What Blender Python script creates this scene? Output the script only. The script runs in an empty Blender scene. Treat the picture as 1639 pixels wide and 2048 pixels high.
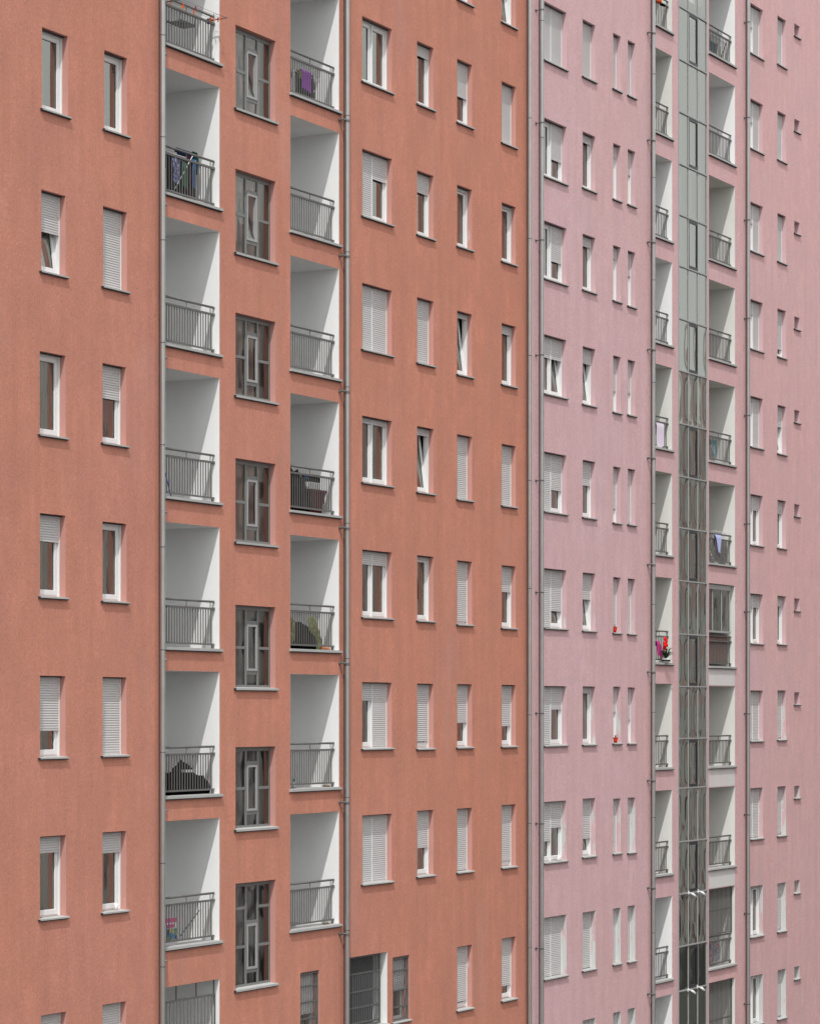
import bpy, math, random
from mathutils import Vector, Matrix
random.seed(7)
R = math.radians
scene = bpy.context.scene
col = scene.collection

# ------------------------------------------------------------------ camera
# the long facade is the plane Y = 0 (X runs along it, +Y goes into the house, ground is Z = 0)
F, CX, YH, VPX = 5600.0, 819.5, 1423.0, 3763.0
_v = VPX - CX
SX = _v / math.hypot(_v, F); SZ = F / math.hypot(_v, F)
D, ZC = 30.26, 14.0
cd = bpy.data.cameras.new('camera'); cam = bpy.data.objects.new('camera', cd); col.objects.link(cam)
cam.location = (0, -D, ZC)
fw = Vector((SZ, SX, 0))
cam.rotation_euler = fw.to_track_quat('-Z', 'Y').to_euler()
cd.sensor_fit = 'HORIZONTAL'; cd.sensor_width = 36.0
cd.lens = F / 1639 * 36; cd.shift_y = (YH - 1024) / 1639
cd.clip_start = 0.5; cd.clip_end = 3000
scene.camera = cam

# ------------------------------------------------------------------ light
SUN = Vector((0.62, 0.29, -1.0)).normalized()      # travel direction of the light
el = math.asin(-SUN.z); az = math.atan2(-SUN.x, -SUN.y)
w = bpy.data.worlds.new('World'); scene.world = w; w.use_nodes = True
nt = w.node_tree; nt.nodes.clear()
sky = nt.nodes.new('ShaderNodeTexSky'); sky.sky_type = 'NISHITA'; sky.sun_disc = False
sky.sun_elevation = el; sky.sun_rotation = az; sky.air_density = 1.0; sky.dust_density = 4.0; sky.ozone_density = 1.0
hs = nt.nodes.new('ShaderNodeHueSaturation'); hs.inputs['Saturation'].default_value = 0.16
bg = nt.nodes.new('ShaderNodeBackground'); bg.inputs['Strength'].default_value = 0.15
wo = nt.nodes.new('ShaderNodeOutputWorld')
tc = nt.nodes.new('ShaderNodeTexCoord'); mp = nt.nodes.new('ShaderNodeMapping'); mp.inputs['Scale'].default_value = (1.2, 1.2, 3.0)
cn = nt.nodes.new('ShaderNodeTexNoise'); cn.inputs['Scale'].default_value = 1.6; cn.inputs['Detail'].default_value = 6
cr = nt.nodes.new('ShaderNodeValToRGB'); cr.color_ramp.elements[0].position = .30; cr.color_ramp.elements[1].position = .70
cr.color_ramp.elements[0].color = (.25, .25, .25, 1); cr.color_ramp.elements[1].color = (.8, .8, .8, 1)
cm = nt.nodes.new('ShaderNodeMixRGB'); cm.inputs[2].default_value = (9.3, 9.55, 9.5, 1)      # thin bright cloud veil
nt.links.new(tc.outputs['Generated'], mp.inputs[0]); nt.links.new(mp.outputs[0], cn.inputs['Vector']); nt.links.new(cn.outputs[0], cr.inputs[0]); nt.links.new(cr.outputs[0], cm.inputs[0])
nt.links.new(sky.outputs[0], hs.inputs['Color']); nt.links.new(hs.outputs[0], cm.inputs[1]); nt.links.new(cm.outputs[0], bg.inputs[0]); nt.links.new(bg.outputs[0], wo.inputs[0])
sl = bpy.data.lights.new('sun', 'SUN'); sl.energy = 2.7; sl.angle = R(0.55); sl.color = (1.0, 0.985, 0.96)
so = bpy.data.objects.new('sun', sl); col.objects.link(so); so.location = (-20, -30, 80)
so.rotation_euler = SUN.to_track_quat('-Z', 'Y').to_euler()
scene.view_settings.view_transform = 'Standard'; scene.view_settings.look = 'None'
scene.view_settings.exposure = 0.0; scene.view_settings.gamma = 1.0
scene.cycles.max_bounces = 6; scene.cycles.transparent_max_bounces = 8

# ------------------------------------------------------------------ survey: photo measurements -> metres on the facade
def wx(px, Y=0.0):
    r = (px - CX) / F; d = D + Y
    return d * (SZ + r * SX) / (SX - r * SZ)
def wz(px, py, Y=0.0):
    return ZC + (YH - py) * (SZ * wx(px, Y) + SX * (D + Y)) / F

# ------------------------------------------------------------------ materials
def newmat(name):
    m = bpy.data.materials.new(name); m.use_nodes = True
    return m, m.node_tree, m.node_tree.nodes['Principled BSDF']
def N(t, ty, **kw):
    n = t.nodes.new(ty)
    for k, v in kw.items():
        if k in n.inputs: n.inputs[k].default_value = v
        else: setattr(n, k, v)
    return n
def coords(t, scale=(1, 1, 1), loc=(0, 0, 0)):
    g = t.nodes.new('ShaderNodeNewGeometry'); mp = t.nodes.new('ShaderNodeMapping')
    mp.inputs['Scale'].default_value = scale; mp.inputs['Location'].default_value = loc
    t.links.new(g.outputs['Position'], mp.inputs[0]); return mp.outputs[0]
def noise(t, vec, scale, detail=4, rough=0.6):
    n = N(t, 'ShaderNodeTexNoise', Scale=scale, Detail=detail, Roughness=rough); t.links.new(vec, n.inputs['Vector']); return n.outputs[0]
def ramp(t, fac, a, b, ca=(0, 0, 0, 1), cb=(1, 1, 1, 1)):
    r = t.nodes.new('ShaderNodeValToRGB'); e = r.color_ramp.elements
    e[0].position = a; e[0].color = ca; e[1].position = b; e[1].color = cb
    t.links.new(fac, r.inputs[0]); return r.outputs[0]
def mix(t, fac, a, b, mode='MIX'):
    m = t.nodes.new('ShaderNodeMixRGB'); m.blend_type = mode
    for s, v in ((0, fac), (1, a), (2, b)):
        if isinstance(v, (int, float)): m.inputs[s].default_value = v
        elif isinstance(v, tuple): m.inputs[s].default_value = (*v, 1) if len(v) == 3 else v
        else: t.links.new(v, m.inputs[s])
    return m.outputs[0]
def math_(t, op, a, b):
    m = t.nodes.new('ShaderNodeMath'); m.operation = op
    for s, v in ((0, a), (1, b)):
        if isinstance(v, (int, float)): m.inputs[s].default_value = v
        else: t.links.new(v, m.inputs[s])
    return m.outputs[0]
def bump(t, h, strength, dist=0.01):
    b = N(t, 'ShaderNodeBump', Strength=strength, Distance=dist); t.links.new(h, b.inputs['Height']); return b.outputs[0]

def stucco(name, c1, c2, c3, streak=0.5, drift=None):
    m, t, p = newmat(name)
    big = ramp(t, noise(t, coords(t, (0.17, 1, 0.12)), 1.0, 4, 0.6), 0.36, 0.64)
    mid = ramp(t, noise(t, coords(t, (0.8, 1, 0.55), (3, 0, 9)), 1.0, 6, 0.7), 0.34, 0.68)
    st = ramp(t, noise(t, coords(t, (2.8, 1, 0.20), (7, 0, 1)), 1.0, 6, 0.65), 0.44, 0.72)
    fine = ramp(t, noise(t, coords(t, (16, 16, 9)), 1.0, 4, 0.85), 0.30, 0.70)
    vfine = ramp(t, noise(t, coords(t, (42, 42, 15)), 1.0, 3, 0.9), 0.30, 0.70)
    m2 = ramp(t, noise(t, coords(t, (3.2, 1, 1.7), (5, 0, 2)), 1.0, 5, 0.75), 0.32, 0.68)
    if drift:                                        # the paint batch changes gradually along the block
        g = t.nodes.new('ShaderNodeNewGeometry'); sp_ = t.nodes.new('ShaderNodeSeparateXYZ'); t.links.new(g.outputs['Position'], sp_.inputs[0])
        mr = N(t, 'ShaderNodeMapRange'); mr.inputs[1].default_value = drift[0]; mr.inputs[2].default_value = drift[1]; mr.inputs[3].default_value = 0; mr.inputs[4].default_value = .55
        t.links.new(sp_.outputs[0], mr.inputs[0]); mx_ = math_(t, 'ADD', math_(t, 'MULTIPLY', big, .55), mr.outputs[0]); mx_.node.use_clamp = True; big = mx_
    c = mix(t, big, c1, c2)
    c = mix(t, 1.0, c, mix(t, m2, (0.90, 0.885, 0.89), (1.09, 1.10, 1.10)), 'MULTIPLY')
    c = mix(t, math_(t, 'MULTIPLY', mid, 0.85), c, c3)
    c = mix(t, math_(t, 'MULTIPLY', st, streak), c, tuple(x * 0.86 for x in c3))
    c = mix(t, 1.0, c, mix(t, fine, (0.91, 0.90, 0.905), (1.09, 1.10, 1.095)), 'MULTIPLY')
    c = mix(t, 1.0, c, mix(t, vfine, (0.82, 0.81, 0.82), (1.18, 1.19, 1.18)), 'MULTIPLY')
    stain = ramp(t, noise(t, coords(t, (0.55, 1, 0.16), (11, 0, 5)), 1.0, 6, 0.65), 0.56, 0.74)
    c = mix(t, math_(t, 'MULTIPLY', stain, 0.38), c, tuple(0.55 * v + 0.17 for v in c1))
    # scattered pale scratches and repairs
    sp = ramp(t, noise(t, coords(t, (1.3, 1, 0.55), (1, 0, 4)), 1.0, 6, 0.7), 0.735, 0.78)
    c = mix(t, math_(t, 'MULTIPLY', sp, 0.45), c, (0.52, 0.46, 0.47))
    t.links.new(c, p.inputs['Base Color']); p.inputs['Roughness'].default_value = 0.93
    p.inputs['Specular IOR Level'].default_value = 0.2
    t.links.new(bump(t, vfine, 0.55, 0.012), p.inputs['Normal'])
    return m
def plain(name, c, rough=0.6, var=0.1, sc=8.0, metal=0.0, spec=0.4):
    m, t, p = newmat(name)
    n = noise(t, coords(t), sc, 5, 0.65)
    cc = mix(t, n, tuple(x * (1 - var) for x in c), tuple(min(1, x * (1 + var)) for x in c))
    t.links.new(cc, p.inputs['Base Color']); p.inputs['Roughness'].default_value = rough
    p.inputs['Metallic'].default_value = metal; p.inputs['Specular IOR Level'].default_value = spec
    return m
def plaster(name, c, dirt, amt=0.35):
    m, t, p = newmat(name)
    a = ramp(t, noise(t, coords(t, (1.2, 1.2, 0.6)), 1.0, 6, 0.65), 0.45, 0.8)
    f = noise(t, coords(t), 45, 4, 0.8)
    cc = mix(t, math_(t, 'MULTIPLY', a, amt), c, dirt)
    cc = mix(t, 0.9, cc, mix(t, f, (0.90, 0.90, 0.90), (1.08, 1.08, 1.08)), 'MULTIPLY')
    t.links.new(cc, p.inputs['Base Color']); p.inputs['Roughness'].default_value = 0.9
    p.inputs['Specular IOR Level'].default_value = 0.2
    t.links.new(bump(t, f, 0.4, 0.006), p.inputs['Normal'])
    return m
def reveal_mat(name, c, bare, zhi, zlo, amount):
    # smooth reveal render; flaking to bare plaster in ragged patches, commoner on the low floors
    m, t, p = newmat(name)
    g = t.nodes.new('ShaderNodeNewGeometry'); sp = t.nodes.new('ShaderNodeSeparateXYZ'); t.links.new(g.outputs['Position'], sp.inputs[0])
    mr = N(t, 'ShaderNodeMapRange'); mr.inputs[1].default_value = zhi; mr.inputs[2].default_value = zlo
    mr.inputs[3].default_value = 0.0; mr.inputs[4].default_value = amount
    t.links.new(sp.outputs[2], mr.inputs[0])
    nn = noise(t, coords(t, (1.5, 5, 1.3)), 1.0, 5, 0.65)
    k = ramp(t, math_(t, 'ADD', nn, mr.outputs[0]), 0.66, 0.74)
    f = noise(t, coords(t), 40, 4, 0.8)
    cc = mix(t, k, c, bare)
    cc = mix(t, 0.8, cc, mix(t, f, (0.92, 0.92, 0.92), (1.06, 1.06, 1.06)), 'MULTIPLY')
    t.links.new(cc, p.inputs['Base Color']); p.inputs['Roughness'].default_value = 0.9
    return m
def glass_mat(name, tint, ior=2.1, wob=0.12, sc=1.2):
    m = bpy.data.materials.new(name); m.use_nodes = True; t = m.node_tree; t.nodes.clear()
    out = t.nodes.new('ShaderNodeOutputMaterial'); mx = t.nodes.new('ShaderNodeMixShader')
    tr = t.nodes.new('ShaderNodeBsdfTransparent'); tr.inputs[0].default_value = (*tint, 1)
    gl = t.nodes.new('ShaderNodeBsdfGlossy'); gl.inputs['Roughness'].default_value = 0.015
    gl.inputs[0].default_value = (0.97, 0.985, 0.91, 1)
    fr = t.nodes.new('ShaderNodeFresnel'); fr.inputs[0].default_value = ior
    nn = noise(t, coords(t, (1.0, 1.0, 0.55)), sc, 2, 0.4)
    b = bump(t, nn, wob, 0.10)
    t.links.new(b, gl.inputs['Normal'])
    t.links.new(fr.outputs[0], mx.inputs[0]); t.links.new(tr.outputs[0], mx.inputs[1]); t.links.new(gl.outputs[0], mx.inputs[2])
    t.links.new(mx.outputs[0], out.inputs[0]); return m

M = {}
M['orange'] = stucco('orange_stucco', (0.640, 0.280, 0.210), (0.650, 0.266, 0.170), (0.530, 0.235, 0.172), 0.5, (48, 68))
M['pink'] = stucco('pink_stucco', (0.720, 0.500, 0.535), (0.725, 0.445, 0.425), (0.665, 0.425, 0.440), 0.45, (66, 82))
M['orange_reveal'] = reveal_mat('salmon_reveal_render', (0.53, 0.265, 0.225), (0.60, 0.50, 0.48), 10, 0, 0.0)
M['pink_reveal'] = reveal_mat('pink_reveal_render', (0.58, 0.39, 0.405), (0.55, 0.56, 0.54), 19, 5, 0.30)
M['white'] = plaster('white_balcony_plaster', (0.85, 0.85, 0.845), (0.70, 0.69, 0.66))
M['cream'] = plaster('cream_balcony_plaster', (0.74, 0.735, 0.70), (0.60, 0.57, 0.48), 0.5)
M['patch'] = plaster('grey_repair_plaster', (0.66, 0.66, 0.64), (0.62, 0.42, 0.42), 0.6)
M['stone'] = plaster('pale_grey_stone', (0.44, 0.44, 0.43), (0.36, 0.35, 0.33), 0.6)
M['pvc'] = plain('white_pvc', (0.76, 0.76, 0.755), 0.35, 0.02)
M['shutter'] = plain('pale_grey_shutter', (0.56, 0.555, 0.55), 0.5, 0.06, 3)
M['rail'] = plain('dark_grey_railing_paint', (0.105, 0.103, 0.098), 0.5, 0.08, 5)
M['metal'] = plain('grey_painted_metal', (0.125, 0.123, 0.117), 0.5, 0.08, 5)
M['winmetal'] = plain('grey_aluminium', (0.34, 0.345, 0.34), 0.45, 0.06, 5)
M['pipe'] = plain('galvanised_pipe', (0.40, 0.41, 0.40), 0.33, 0.2, 3, 0.75, 0.6)
M['stairmetal'] = plain('grey_stair_frames', (0.19, 0.195, 0.19), 0.45, 0.06, 5)
M['darkmetal'] = plain('dark_steel', (0.10, 0.10, 0.105), 0.5, 0.1)
M['black'] = plain('black_frame', (0.018, 0.018, 0.022), 0.4, 0.1)
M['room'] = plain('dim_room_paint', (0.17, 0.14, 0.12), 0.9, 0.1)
M['curtain'] = plain('sheer_curtain', (0.82, 0.82, 0.80), 0.9, 0.05)
M['curtain_dark'] = plain('brown_curtain', (0.25, 0.14, 0.11), 0.9, 0.1)
M['glass'] = glass_mat('window_glass', (0.80, 0.82, 0.81), 3.2, 0.05)
M['stairglass'] = glass_mat('stair_glass', (0.86, 0.85, 0.84), 1.9, 0.12, 1.0)
M['curtainwall'] = glass_mat('curtain_wall_glass', (0.55, 0.55, 0.54), 3.9, 0.06, 0.8)
M['ground'] = plain('dark_paving', (0.085, 0.085, 0.08), 0.9, 0.3, 0.6)

# ------------------------------------------------------------------ mesh builder
class MB:
    def __init__(s): s.v = []; s.f = []; s.mi = []; s.sm = []
    def face(s, pts, mi=0, smooth=False):
        n = len(s.v); s.v += [tuple(p) for p in pts]; s.f.append(tuple(range(n, n + len(pts)))); s.mi.append(mi); s.sm.append(smooth)
    def box(s, x0, x1, y0, y1, z0, z1, mi=0):
        n = len(s.v)
        s.v += [(x0, y0, z0), (x1, y0, z0), (x1, y1, z0), (x0, y1, z0), (x0, y0, z1), (x1, y0, z1), (x1, y1, z1), (x0, y1, z1)]
        for q in ((0, 3, 2, 1), (4, 5, 6, 7), (0, 1, 5, 4), (1, 2, 6, 5), (2, 3, 7, 6), (3, 0, 4, 7)):
            s.f.append(tuple(n + i for i in q)); s.mi.append(mi); s.sm.append(False)
    def tube(s, p0, p1, r, n=8, mi=0, r1=None, cap=True):
        p0 = Vector(p0); p1 = Vector(p1); r1 = r if r1 is None else r1
        d = (p1 - p0).normalized(); a = Vector((0, 0, 1)) if abs(d.z) < .9 else Vector((1, 0, 0))
        u = d.cross(a).normalized(); w_ = d.cross(u)
        b = len(s.v)
        for p, rr in ((p0, r), (p1, r1)):
            for k in range(n):
                t = 2 * math.pi * k / n; s.v.append(tuple(p + (u * math.cos(t) + w_ * math.sin(t)) * rr))
        for k in range(n):
            s.f.append((b + k, b + (k + 1) % n, b + n + (k + 1) % n, b + n + k)); s.mi.append(mi); s.sm.append(n > 6)
        if cap:
            s.f.append(tuple(b + k for k in reversed(range(n)))); s.mi.append(mi); s.sm.append(False)
            s.f.append(tuple(b + n + k for k in range(n))); s.mi.append(mi); s.sm.append(False)
    def path(s, pts, r, n=8, mi=0):
        for a, b in zip(pts[:-1], pts[1:]): s.tube(a, b, r, n, mi)
    def grid(s, nu, nv, fn, mi=0, smooth=True):
        b = len(s.v)
        for j in range(nv + 1):
            for i in range(nu + 1): s.v.append(tuple(fn(i / nu, j / nv)))
        for j in range(nv):
            for i in range(nu):
                a = b + j * (nu + 1) + i
                s.f.append((a, a + 1, a + nu + 2, a + nu + 1)); s.mi.append(mi); s.sm.append(smooth)
    def build(s, name, mats, parent=None):
        me = bpy.data.meshes.new(name); me.from_pydata(s.v, [], s.f)
        if not isinstance(mats, (list, tuple)): mats = [mats]
        for m in mats: me.materials.append(m)
        me.polygons.foreach_set('material_index', s.mi); me.polygons.foreach_set('use_smooth', s.sm); me.update()
        o = bpy.data.objects.new(name, me); col.objects.link(o)
        if parent: o.parent = parent
        return o
def tag(o, label=None, cat=None, group=None, kind=None):
    for k, v in (('label', label), ('category', cat), ('group', group), ('kind', kind)):
        if v: o[k] = v
    return o
def empty(name, loc=(0, 0, 0)):
    o = bpy.data.objects.new(name, None); col.objects.link(o); o.location = loc; return o

# ------------------------------------------------------------------ ground
g = MB(); g.box(-600, 900, -700, 700, -0.5, 0); tag(g.build('ground', M['ground']), kind='structure')

ROOF = 41.0
XJ = wx(1058)
openings = {'o': [], 'p': []}          # (x0, x1, z0, z1, depth) ; depth 0 = no reveal
orange = empty('orange_apartment_building', (30, 0, 0)); pinkb = empty('pink_apartment_building', (XJ, 0, 0))
tag(orange, 'tall terracotta orange rendered apartment block with white balconies, left of the pink block', 'building')
tag(pinkb, 'tall pale pink rendered apartment block with a glazed stair strip, right of the orange block', 'building')
def par(o, b):                                       # keep world coordinates under a building root
    o.parent = b; o.matrix_parent_inverse = Matrix.Translation(b.location).inverted(); return o
RD = 0.27                                            # reveal depth

# ------------------------------------------------------------------ windows
def shutter(x0, x1, z1, drop, parent):
    pitch = 0.047; b = MB(); n = max(1, int(round(drop / pitch))); z = z1; y = 0.142
    for i in range(n):
        za, zb = z - pitch, z
        pr = [(y + .006, zb), (y - .002, zb - .008), (y - .006, zb - .022), (y - .005, za + .012), (y + .001, za + .006), (y + .006, za)]
        for (ya, a), (yb, c) in zip(pr[:-1], pr[1:]):
            b.face([(x0, yb, c), (x1, yb, c), (x1, ya, a), (x0, ya, a)])
        z -= pitch
    b.box(x0, x1, y - .008, y + .014, z - .035, z)
    b.box((x0 + x1) / 2 - .02, (x0 + x1) / 2 + .02, y - .02, y - .008, z - .03, z - .012)
    return b.build('shutter', M['shutter'], parent)

def sash(x0, x1, z0, z1, parent, tilt=False, mat='pvc', glass='glass', tilt_deg=7):
    y0, y1 = 0.172, 0.235; fwid = 0.062
    b = MB(); g = MB()
    def put(bb, q): return q
    b.box(x0, x1, y0, y1, z0, z0 + .085); b.box(x0, x1, y0, y1, z1 - fwid, z1)
    b.box(x0, x0 + fwid, y0, y1, z0 + .085, z1 - fwid); b.box(x1 - fwid, x1, y0, y1, z0 + .085, z1 - fwid)
    # glazing bead, a step nearer the pane
    b.box(x0 + fwid, x1 - fwid, y0 + .012, y1 - .01, z0 + .085, z0 + .097); b.box(x0 + fwid, x1 - fwid, y0 + .012, y1 - .01, z1 - fwid - .012, z1 - fwid)
    b.box(x0 + fwid, x0 + fwid + .012, y0 + .012, y1 - .01, z0 + .097, z1 - fwid - .012); b.box(x1 - fwid - .012, x1 - fwid, y0 + .012, y1 - .01, z0 + .097, z1 - fwid - .012)
    for a in ((x0 + fwid + .012, x0 + fwid + .022, z0 + .097, z1 - fwid - .012), (x1 - fwid - .022, x1 - fwid - .012, z0 + .097, z1 - fwid - .012), (x0 + fwid + .022, x1 - fwid - .022, z0 + .097, z0 + .105), (x0 + fwid + .022, x1 - fwid - .022, z1 - fwid - .020, z1 - fwid - .012)): b.box(a[0], a[1], y0 + .026, y1 - .02, a[2], a[3], 1)
    b.box(x0 - .009, x0, y0 + .012, y1 - .03, z0, z1, 1); b.box(x1, x1 + .009, y0 + .012, y1 - .03, z0, z1, 1)
    yg = 0.205
    g.face([(x0 + fwid, yg, z0 + .085), (x1 - fwid, yg, z0 + .085), (x1 - fwid, yg, z1 - fwid), (x0 + fwid, yg, z1 - fwid)])
    so_ = b.build('sash', [M[mat], M['black']], parent); go = g.build('pane', M[glass], parent)
    a = R(tilt_deg) if tilt else 0
    if tilt:
        rot = Matrix.Translation((0, y1, z0)) @ Matrix.Rotation(-a, 4, 'X') @ Matrix.Translation((0, -y1, -z0))
        so_.data.transform(rot); go.data.transform(rot)
    return so_, go

def curtain_mesh(x0, x1, z0, z1, y, amp=.015, pitch=.075, sway=0.0):
    b = MB(); n = max(6, int((x1 - x0) / pitch * 6)); ph = random.random() * 6
    def fn(u, v):
        x = x0 + (x1 - x0) * u
        xx = x + sway * (1 - v) ** 2 * (u - .5)
        return (xx, y + amp * math.sin(x / pitch * 6.283 + ph) + amp * .6 * math.sin(x / pitch * 2.7 + ph * 2), z0 + (z1 - z0) * v)
    b.grid(n, 6, fn); return b

M['undersill'] = plain('under_shade_and_cap', (.035, .034, .034), .8, .1)
def sill(x0, x1, z, parent, mat='stone', th=.034, name='sill', out=.055, back=.13):
    b = MB(); n = .05
    b.face([(x0 - n, -out, z - .006), (x1 + n, -out, z - .006), (x1 + n, 0, z), (x0 - n, 0, z)])
    b.face([(x0, 0, z), (x1, 0, z), (x1, back, z + .012), (x0, back, z + .012)])
    b.face([(x0 - n, -out, z - th), (x0 - n, 0, z - th), (x1 + n, 0, z - th), (x1 + n, -out, z - th)])
    b.face([(x0 - n, -out, z - th), (x1 + n, -out, z - th), (x1 + n, -out, z - .006), (x0 - n, -out, z - .006)])
    b.face([(x0 - n, 0, z - th), (x0 - n, -out, z - th), (x0 - n, -out, z - .006), (x0 - n, 0, z)])
    b.face([(x1 + n, -out, z - th), (x1 + n, 0, z - th), (x1 + n, 0, z), (x1 + n, -out, z - .006)])
    b.box(x0 - n - .012, x1 + n, -out + .006, -.001, z - th - .016, z - th - .001, 1); b.box(x0 - n - .014, x0 - n - .001, -out + .002, -.001, z - th - .001, z - .008, 1)  # dark strip paints the shade under the slab, plus a dark end cap
    return b.build(name, [M[mat], M['undersill']], parent)

def window(side, xl, xr, yt, yb, sh=0.0, tilt=False, double=False, sh2=None, tilt2=False, cur=None):
    bld = orange if side == 'o' else pinkb
    x0, x1 = wx(xl), wx(xr); z1, z0 = wz(xl, yt), wz(xl, yb)
    openings[side].append((x0, x1, z0, z1, RD))
    zb = z0 + .012; H = z1 - zb; e = .003
    f = MB(); fy0, fy1 = .18, .25; fwid = .045
    f.box(x0 + e, x0 + fwid, fy0, fy1, zb, z1 - e); f.box(x1 - fwid, x1 - e, fy0, fy1, zb, z1 - e)
    f.box(x0 + fwid, x1 - fwid, fy0, fy1, zb, zb + .04); f.box(x0 + fwid, x1 - fwid, fy0, fy1, z1 - .075, z1 - e)
    # shutter guides and the slot of the shutter box
    f.box(x0 + e, x0 + .028, .128, fy0, zb, z1 - e); f.box(x1 - .028, x1 - e, .128, fy0, zb, z1 - e)
    f.box(x0 + .028, x1 - .028, .155, fy0, z1 - .05, z1 - e)
    spans = [(x0 + .028, x1 - .028)]
    sl_ = MB(); sl_.box(x0 + .004, x1 - .004, .085, .155, z1 - .022, z1 - .002)
    if double:
        xm = (x0 + x1) / 2
        f.box(xm - .035, xm + .035, fy0, fy1, zb + .04, z1 - .075); f.box(xm - .014, xm + .014, .128, fy0, zb, z1 - .05)
        spans = [(x0 + .028, xm - .014), (xm + .014, x1 - .028)]
    w_ = par(f.build('window', M['pvc']), bld); sl_.build('shutter_slot', M['black'], w_)
    for i, (a, b) in enumerate(spans):
        s_ = sh if i == 0 else (sh2 if sh2 is not None else sh)
        t_ = tilt if i == 0 else tilt2
        if s_ > 0.02: shutter(a + .001, b - .001, z1 - .004, min(H - .045, H * s_), w_)
        sa = a + (.012 if i == 0 else .016); sb = b - (.012 if (i == 1 or not double) else .016)
        if s_ < 0.985: sash(sa, sb, zb + .03, z1 - .065, w_, t_)
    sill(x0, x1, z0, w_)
    if min(sh, sh2 if sh2 is not None else sh) < .95:
        k = random.random() if cur is None else cur
        if k < .97:
            W = x1 - x0
            a, b = (x0 - .12, x0 + W * (.62 if k > .3 else 1.1))
            c = curtain_mesh(a, b, zb - .1, z1 + .1, .33, sway=random.choice((0, .25)))
            c.build('curtain', M['curtain'] if k < .84 else M['curtain_dark'], w_)
    return w_

A = [(84, 136, 53, 216, 0, 0), (82.6, 131, 378, 541, .46, 1), (79.5, 131.2, 701.5, 867.7, 0, 0), (80, 131, 1025.8, 1192, .30, 0),
     (80, 131, 1351.5, 1515, .645, 0), (80, 132, 1674, 1838.5, .19, 0), (82, 132.5, 2032, 2198, .6, 0),
     (208.5, 254.5, 98.8, 256.8, 0, 0), (206, 254, 411, 571.6, 1, 0), (205, 252, 725.4, 884.5, .39, 0), (205, 253, 1042.7, 1200.7, 0, 0),
     (205, 253, 1354, 1510.8, 1, 0), (205, 252.5, 1665.4, 1825.4, .245, 0), (205, 252, 2010.6, 2170, 1, 0)]
E_ = [(833.8, 866.6, *r) for r in ((80.7, 206.3, .16, 0), (339.6, 467.7, .30, 0), (593.5, 724.2, .95, 0), (851.6, 983, .1, 1), (1110.2, 1240.4, .03, 0), (1367.2, 1497.2, .88, 0), (1622.3, 1753.3, .55, 0))]
F_ = [(913.7, 943.5, *r) for r in ((-135, -4, .03, 0), (116, 243, .52, 0), (368.5, 490.8, .04, 0), (620.4, 747.3, .06, 1), (867.8, 997.2, 1, 0), (1120.5, 1248, .93, 0), (1368.3, 1494.6, .6, 0), (1618, 1745, 1, 0), (1894.6, 2021.4, .88, 0))]
H_ = [(1002.9, 1031, *r) for r in ((-80, 42.3, .05, 1), (161, 283.7, 1, 0), (403.6, 521, .04, 0), (645.3, 767.3, .13, 0), (887, 1010, 1, 0), (1130.2, 1255, .4, 0), (1369.8, 1492.6, .66, 0), (1610.7, 1735.3, .9, 0), (1877.8, 2002, .78, 0))]
for r in A + E_ + F_ + H_: window('o', r[0], r[1], r[2], r[3], r[4], bool(r[5]))
for yt, yb, s1, s2, t2 in ((30.8, 161, 0, 0, 0), (296, 430.5, 1, .36, 0), (564.6, 697.3, .97, 1, 0), (830.6, 963.4, .07, .07, 0), (1098.7, 1233.2, .19, .19, 0), (1364.4, 1497.2, .24, 1, 0), (1631.6, 1768.8, 1, 1, 0)):
    window('o', 724, 783.3, yt, yb, s1, False, True, s2, bool(t2))
for yt, yb, s1, s2, t2 in ((1, 118, 1, 1, 0), (234, 350.6, 0.02, .6, 0), (440, 555.3, 0.02, .6, 0), (667.6, 785.7, .33, .33, 1), (902.5, 1021.7, 1, .6, 0), (1136, 1255, 1, .68, 1), (1372, 1491, 1, .36, 0), (1604.4, 1725.8, .65, .43, 0), (1836.3, 1958.9, 1, 1, 0), (2072, 2190, 1, 1, 0)):
    window('p', 1087.5, 1132.2, yt, yb, s1, False, True, s2, bool(t2))
Q_ = [(1164.6, 1190, *r) for r in ((37, 151.4, 1, 0), (261.7, 374, .13, 0), (466.4, 578, .15, 0), (691.6, 806.8, .26, 1), (919, 1033.4, .42, 0), (1144.7, 1260.5, .43, 1), (1372.9, 1489, .1, 0), (1598, 1714.2, .68, 1), (1825.8, 1941.8, 1, 0), (2042, 2160, 1, 0))]
R_ = [(1225.5, 1240.6, *r) for r in ((64.5, 175.8, 1, 0), (285, 396.5, .2, 0), (489.3, 599.6, .2, 0), (710, 823, .6, 0), (932.4, 1044.5, .72, 0), (1153.9, 1265, 1, 0), (1373.4, 1486.5, .45, 0), (1598, 1707.2, 1, 0), (1818, 1929.3, 1, 0), (2026.7, 2138, 1, 0))]
T_ = [(1254.8, 1269.7, *r) for r in ((79, 189, 1, 0), (296.9, 407.4, .42, 0), (500, 610.5, .42, 0), (718.4, 828.3, .56, 0), (936.7, 1048, .95, 0), (1157, 1267, 1, 0), (1375, 1486.5, .57, 0), (1596, 1705.5, 1, 0), (1813, 1923.9, 1, 0), (2019, 2130, 1, 0))]
V_ = [(1554, 1571, *r) for r in ((29.8, 126.7, 1, 0), (220.4, 317.7, 1, 0), (425, 521.4, 1, 0), (616, 712, .8, 0), (808.9, 906, .42, 1), (999, 1095, .25, 0), (1191.4, 1287.7, .2, 0), (1381, 1479.4, .93, 0), (1573.7, 1672, .93, 0), (1767.6, 1864, .93, 0), (1941.5, 2039, .93, 0))]
for r in Q_ + R_ + T_ + V_: window('p', r[0], r[1], r[2], r[3], r[4], bool(r[5]))
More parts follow.
